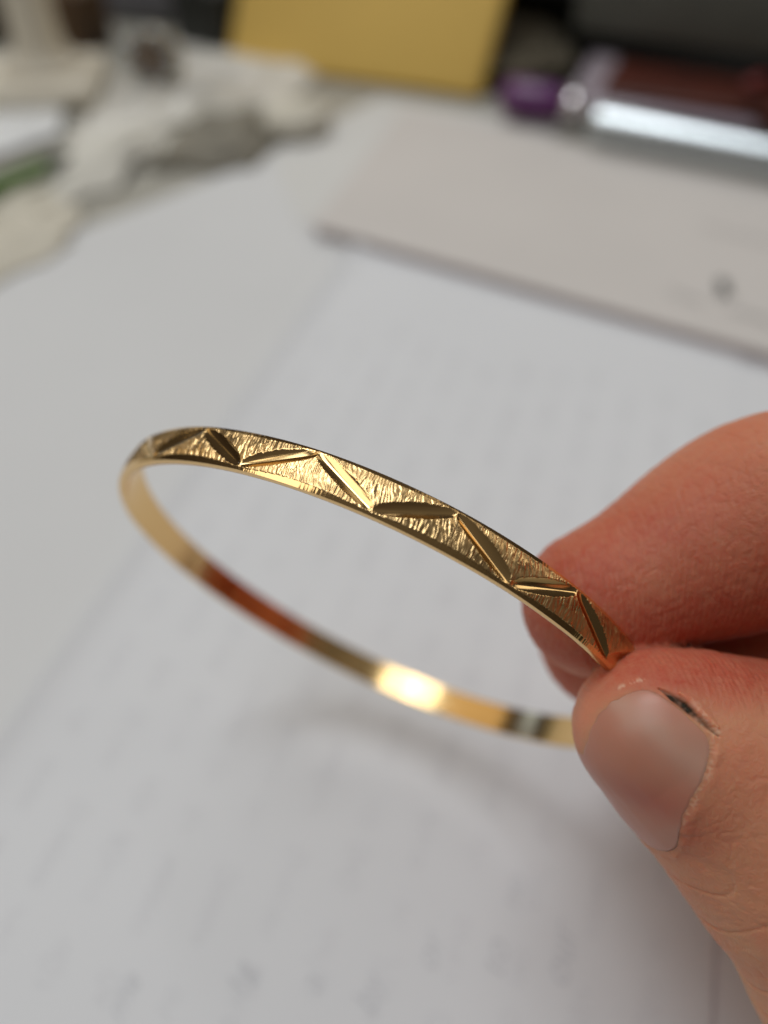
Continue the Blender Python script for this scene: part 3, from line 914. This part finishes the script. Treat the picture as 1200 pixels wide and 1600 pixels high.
# taupe pouch between envelope and case
t0, t1 = desk(735, 140, 4), desk(905, 118, 4)
tp = rooted('cloth_pouch', frame(t0, t1, 1.3)); tag(tp, 'dark taupe cloth pouch lying between the yellow envelope and leather case', 'pouch')
M_taupe = simple('taupe_cloth', (0.10, 0.085, 0.06), 0.9, var=.25, scale=60, bump=.4, bscale=900, spec=.1)
bm = bmesh.new(); bmesh.ops.create_icosphere(bm, subdivisions=4, radius=.5)
for v in bm.verts:
    x, y, z = v.co
    n = float(vnoise(np.array([x * 6 + 3]), np.array([y * 6 + z * 3]), 77)[0])
    k = .88 + .24 * n
    v.co = Vector((x * 60 * k + 30, y * 95 * k + 42, (z + .5) * 12 * k)) * MM
bm_obj('pouch_body', bm, M_taupe, tp)
bm_obj('flap', boxm(52, 30, 1.2, Matrix.Translation((.03, .062, .0125)) @ Matrix.Rotation(.08, 4, 'X')), M_black, tp, bevel=.5)
o = bm_obj('black_notebook', boxm(130, 90, 22, frame(desk(690, 40, 10), desk(930, 60, 10), 1) @ Matrix.Translation((.05, .06, 0))), M_black, bevel=2)
tag(o, 'black notebook lying behind the taupe pouch and envelope', 'notebook')

# yellow padded envelope leaning back
e0_, e1_ = desk(352, 98, 2), desk(748, 152, 2)
fr = frame(e0_, e1_, 2.2)
env = rooted('padded_envelope', fr); tag(env, 'yellow kraft padded envelope standing tilted at the back of the desk', 'envelope')
M_kraft = simple('yellow_kraft', (0.78, 0.52, 0.125), 0.65, var=.06, scale=14, bump=.15, bscale=200)
W_ = np.linalg.norm(e1_ - e0_)
tilt = Matrix.Rotation(math.radians(-34), 4, 'X')
bm = boxm(W_, 7, 150, tilt @ Matrix.Translation((W_ / 2 * MM, .004, 0)))
for v in bm.verts:
    if v.co.z > .05: v.co.x += (.010 if v.co.x > W_ / 2 * MM else 0)
bm_obj('envelope_body', bm, M_kraft, env, bevel=2.5)
bm_obj('flap', boxm(W_ - 4, 1.2, 45, tilt @ Matrix.Translation((W_ / 2 * MM, -.0004, .103))), simple('kraft_flap', (0.80, 0.55, 0.15), .65), env, bevel=.4)

# black pouch left of envelope, blue-grey case beyond
o = bm_obj('black_case', boxm(34, 40, 26, frame(desk(268, 62, 3), desk(352, 92, 3), 1) @ Matrix.Translation((.017, .021, 0))), simple('black_green', (.012, .014, .012), .5), bevel=4)
tag(o, 'small black case standing against the left of the yellow envelope', 'case')
o = bm_obj('spectacle_case', boxm(62, 40, 20, frame(desk(118, 22, 3), desk(285, 38, 3), 1) @ Matrix.Translation((.031, .022, 0))), simple('blue_grey', (.15, .15, .17), .45), bevel=5)
tag(o, 'blue grey spectacle case behind the silver finger ring', 'case')
o = bm_obj('wooden_block', boxm(17, 18, 22, frame(desk(80, 72, 2), desk(112, 80, 2), 1) @ Matrix.Translation((.010, .012, 0))), simple('brown_wood', (.085, .045, .018), .6, var=.25), bevel=1)
tag(o, 'small brown wooden block right of the white display stand', 'block')
o = bm_obj('dark_spool', lathe(bmesh.new(), [(6, 0), (6.5, 1), (5, 2), (5, 8), (6.5, 9), (6, 10)], 24, Matrix.Translation((desk(142, 66, 3)[0] * MM, desk(142, 66, 3)[1] * MM, .001))), simple('very_dark_brown', (.02, .013, .008), .6))
tag(o, 'tiny dark brown spool standing beside the wooden block', 'spool')
o = bm_obj('brown_bottle', lathe(bmesh.new(), [(11, 0), (12, 1), (12, 26), (9, 31), (5, 33), (5, 40)], 28, Matrix.Translation((desk(-8, 48, 3)[0] * MM, desk(-8, 48, 3)[1] * MM, .001))), simple('amber_brown', (.05, .026, .012), .3))
tag(o, 'dark brown bottle behind the display stand at the far left', 'bottle')

# white jewellery display stand
s0 = desk(72, 140, 6)
st = empty('display_stand', (s0[0] * MM, s0[1] * MM, .0005)); tag(st, 'cream white T shaped jewellery display stand at the far left', 'display stand')
M_cream = simple('cream_leatherette', (0.80, 0.745, 0.63), 0.55, var=.04, bump=.1, bscale=700)
Mst = Matrix.Rotation(.12, 4, 'Z')
bm_obj('base', boxm(62, 44, 9, Mst @ Matrix.Translation((-.012, .012, 0))), M_cream, st, bevel=3)
bm = bmesh.new(); lathe(bm, [(17, 9), (15, 10.5), (11, 13), (9.2, 18), (8.6, 30), (8.6, 105)], 36, Matrix.Translation((-.004, .016, 0)))
bm_obj('column', bm, M_cream, st)
bm = bmesh.new(); lathe(bm, [(0, -70), (8, -69.8), (9, -66), (9, 66), (8, 69.8), (0, 70)], 32, Matrix.Translation((-.004, .016, .113)) @ Matrix.Rotation(math.pi / 2, 4, 'Y'))
bm_obj('crossbar', bm, M_cream, st)

# silver ring with a round stone
r0_ = desk(246, 118, 8)
rg = empty('finger_ring', (r0_[0] * MM, r0_[1] * MM, .003)); tag(rg, 'ornate silver finger ring with a brown stone standing among plastic bags', 'ring')
bm = bmesh.new()
seg, tub = 48, 10
vs = []
for i in range(seg):
    a = 2 * math.pi * i / seg; ring_ = []
    for j in range(tub):
        b = 2 * math.pi * j / tub
        rr = 9.5 + 1.7 * math.cos(b)
        ring_.append(bm.verts.new((rr * math.cos(a) * MM, 2.4 * math.sin(b) * MM, (rr * math.sin(a) + 10.5) * MM)))
    vs.append(ring_)
for i in range(seg):
    for j in range(tub): bm.faces.new((vs[i][j], vs[(i + 1) % seg][j], vs[(i + 1) % seg][(j + 1) % tub], vs[i][(j + 1) % tub]))
M_oldsilver = simple('tarnished_silver', (0.50, 0.46, 0.38), .28, metal=1, var=.2, scale=300)
bm_obj('shank', bm, M_oldsilver, rg)
bm = bmesh.new(); bmesh.ops.create_uvsphere(bm, u_segments=24, v_segments=14, radius=.0085)
bmesh.ops.transform(bm, matrix=Matrix.Translation((0, -.002, .0125)) @ Matrix.Diagonal((1, .6, 1, 1)), verts=bm.verts)
bm_obj('stone', bm, simple('brown_stone', (.16, .11, .075), .12, coat=1), rg)
for k in range(8):
    a = k * math.pi / 4
    bm = bmesh.new(); bmesh.ops.create_uvsphere(bm, u_segments=12, v_segments=8, radius=.0021)
    bmesh.ops.translate(bm, vec=(.0085 * math.cos(a), -.0045, .0125 + .0085 * math.sin(a)), verts=bm.verts)
    bm_obj('stone_glint', bm, M_silver, rg)  # small silver balls added around the stone for glints

# crumpled clear bags
def bag(name, quad, hgt, mat, seed, label, amp=5):
    q = [desk(x, y, 2) for x, y in quad]
    p = np.array(q)
    n = 56
    a, b = np.meshgrid(np.linspace(0, 1, n), np.linspace(0, 1, n), indexing='ij'); A, B = a[..., None], b[..., None]
    X = (1 - A) * (1 - B) * p[0] + A * (1 - B) * p[1] + A * B * p[2] + (1 - A) * B * p[3]
    e = np.minimum(np.minimum(a, 1 - a), np.minimum(b, 1 - b)) * 4
    e = np.clip(e, 0, 1) ** .7
    z1 = 1.2 + e * (hgt * (.35 + vnoise(a * 4 + seed, b * 4, seed)) + amp * .7 * np.abs(vnoise(a * 5 + b * 2, b * 5 - a * 2, seed + 1) - .5))
    z0 = 1.0 + a * 0
    X2 = X + (np.stack([vnoise(a * 6, b * 6, seed + 2), vnoise(a * 6, b * 6, seed + 3)], -1) - .5) * 8
    V = np.concatenate([np.concatenate([X2, z1[..., None]], -1).reshape(-1, 3), np.concatenate([X2, z0[..., None]], -1).reshape(-1, 3)]) * MM
    i = np.arange(n * n).reshape(n, n); F = [np.stack([i[:-1, :-1], i[1:, :-1], i[1:, 1:], i[:-1, 1:]], -1).reshape(-1, 4)]
    F.append(F[0][:, ::-1] + n * n)
    for ed in (i[0, :], i[:, -1], i[-1, ::-1], i[::-1, 0]):
        F.append(np.stack([ed[:-1], ed[1:], ed[1:] + n * n, ed[:-1] + n * n], -1))
    o = mesh_np(name, V, np.concatenate(F), mat)
    bb = bmesh.new(); bb.from_mesh(o.data); bmesh.ops.recalc_face_normals(bb, faces=bb.faces); bb.to_mesh(o.data); bb.free()
    tag(o, label, 'plastic bag' if 'bag' in name else 'tissue'); return o


M_tissue = simple('cream_tissue', (0.66, 0.64, 0.58), .8, var=.05, spec=.2)
M_cloudy = simple('cloudy_plastic', (0.74, 0.72, 0.67), .25, var=.08, scale=40)
M_olive = simple('olive_cloth', (0.25, 0.23, 0.185), .8, var=.25, scale=60)
bag('plastic_bag', [(100, 218), (330, 196), (520, 110), (240, 60)], 7, M_cloudy, 21, 'crumpled cloudy plastic bag beneath the silver finger ring', 8)
bag('tissue_paper', [(70, 330), (262, 236), (440, 150), (110, 195)], 5, M_tissue, 31, 'crumpled cream tissue paper at the left edge of the white sheets')
bag('tissue_paper', [(-60, 470), (110, 375), (125, 285), (-70, 290)], 3, simple('beige_tissue', (0.63, 0.59, 0.50), .8, spec=.2), 37, 'beige tissue paper lying below the green pen')
bag('cloth_scrap', [(222, 266), (400, 258), (445, 165), (300, 200)], 7, M_olive, 41, 'olive grey cloth scrap between the tissue and round white pad').__setitem__('category', 'cloth')
# round pad
pd = desk(462, 185, 5)
o = bm_obj('cotton_pad', lathe(bmesh.new(), [(0, 0), (11, .2), (12.5, 2), (12.5, 5), (11, 7.2), (6, 8.4), (0, 8.8)], 40, Matrix.Translation((pd[0] * MM, pd[1] * MM, .0012))), simple('off_white_cotton', (.62, .585, .50), .9, spec=.1))
tag(o, 'round off white cotton pad in front of the yellow envelope', 'cotton pad')
pd = desk(545, 165, 2)
# white card at left
q = [desk(-60, 262, 2), desk(92, 210, 2), desk(100, 172, 2), desk(-60, 160, 2)]
o = slab('white_card', q, 2.0, 2.4, simple('white_card', (.80, .81, .82), .5), nx=8, ny=8); tag(o, 'small bright white card at the foot of the display stand', 'card')
# green pen
pa, pb = desk(-40, 305, 8), desk(108, 240, 8)
gp = rooted('green_pen', frame(pa, pb, 7.5)); tag(gp, 'thin green pen with a dark tip lying at the left edge', 'pen')
M_green = simple('green_plastic', (.10, .22, .04), .35); M_dgreen = simple('dark_green_plastic', (.035, .05, .03), .4)
Lg = np.linalg.norm(pb - pa)
rod(gp, 'barrel', 0, 0, [(-60, 0), (-59.8, 2.6), (Lg * .72, 2.6), (Lg * .72 + .1, 0)], M_green)
rod(gp, 'tip', 0, 0, [(Lg * .72, 0), (Lg * .72 + .2, 2.5), (Lg * .9, 1.9), (Lg, .8), (Lg + .1, 0)], M_dgreen)
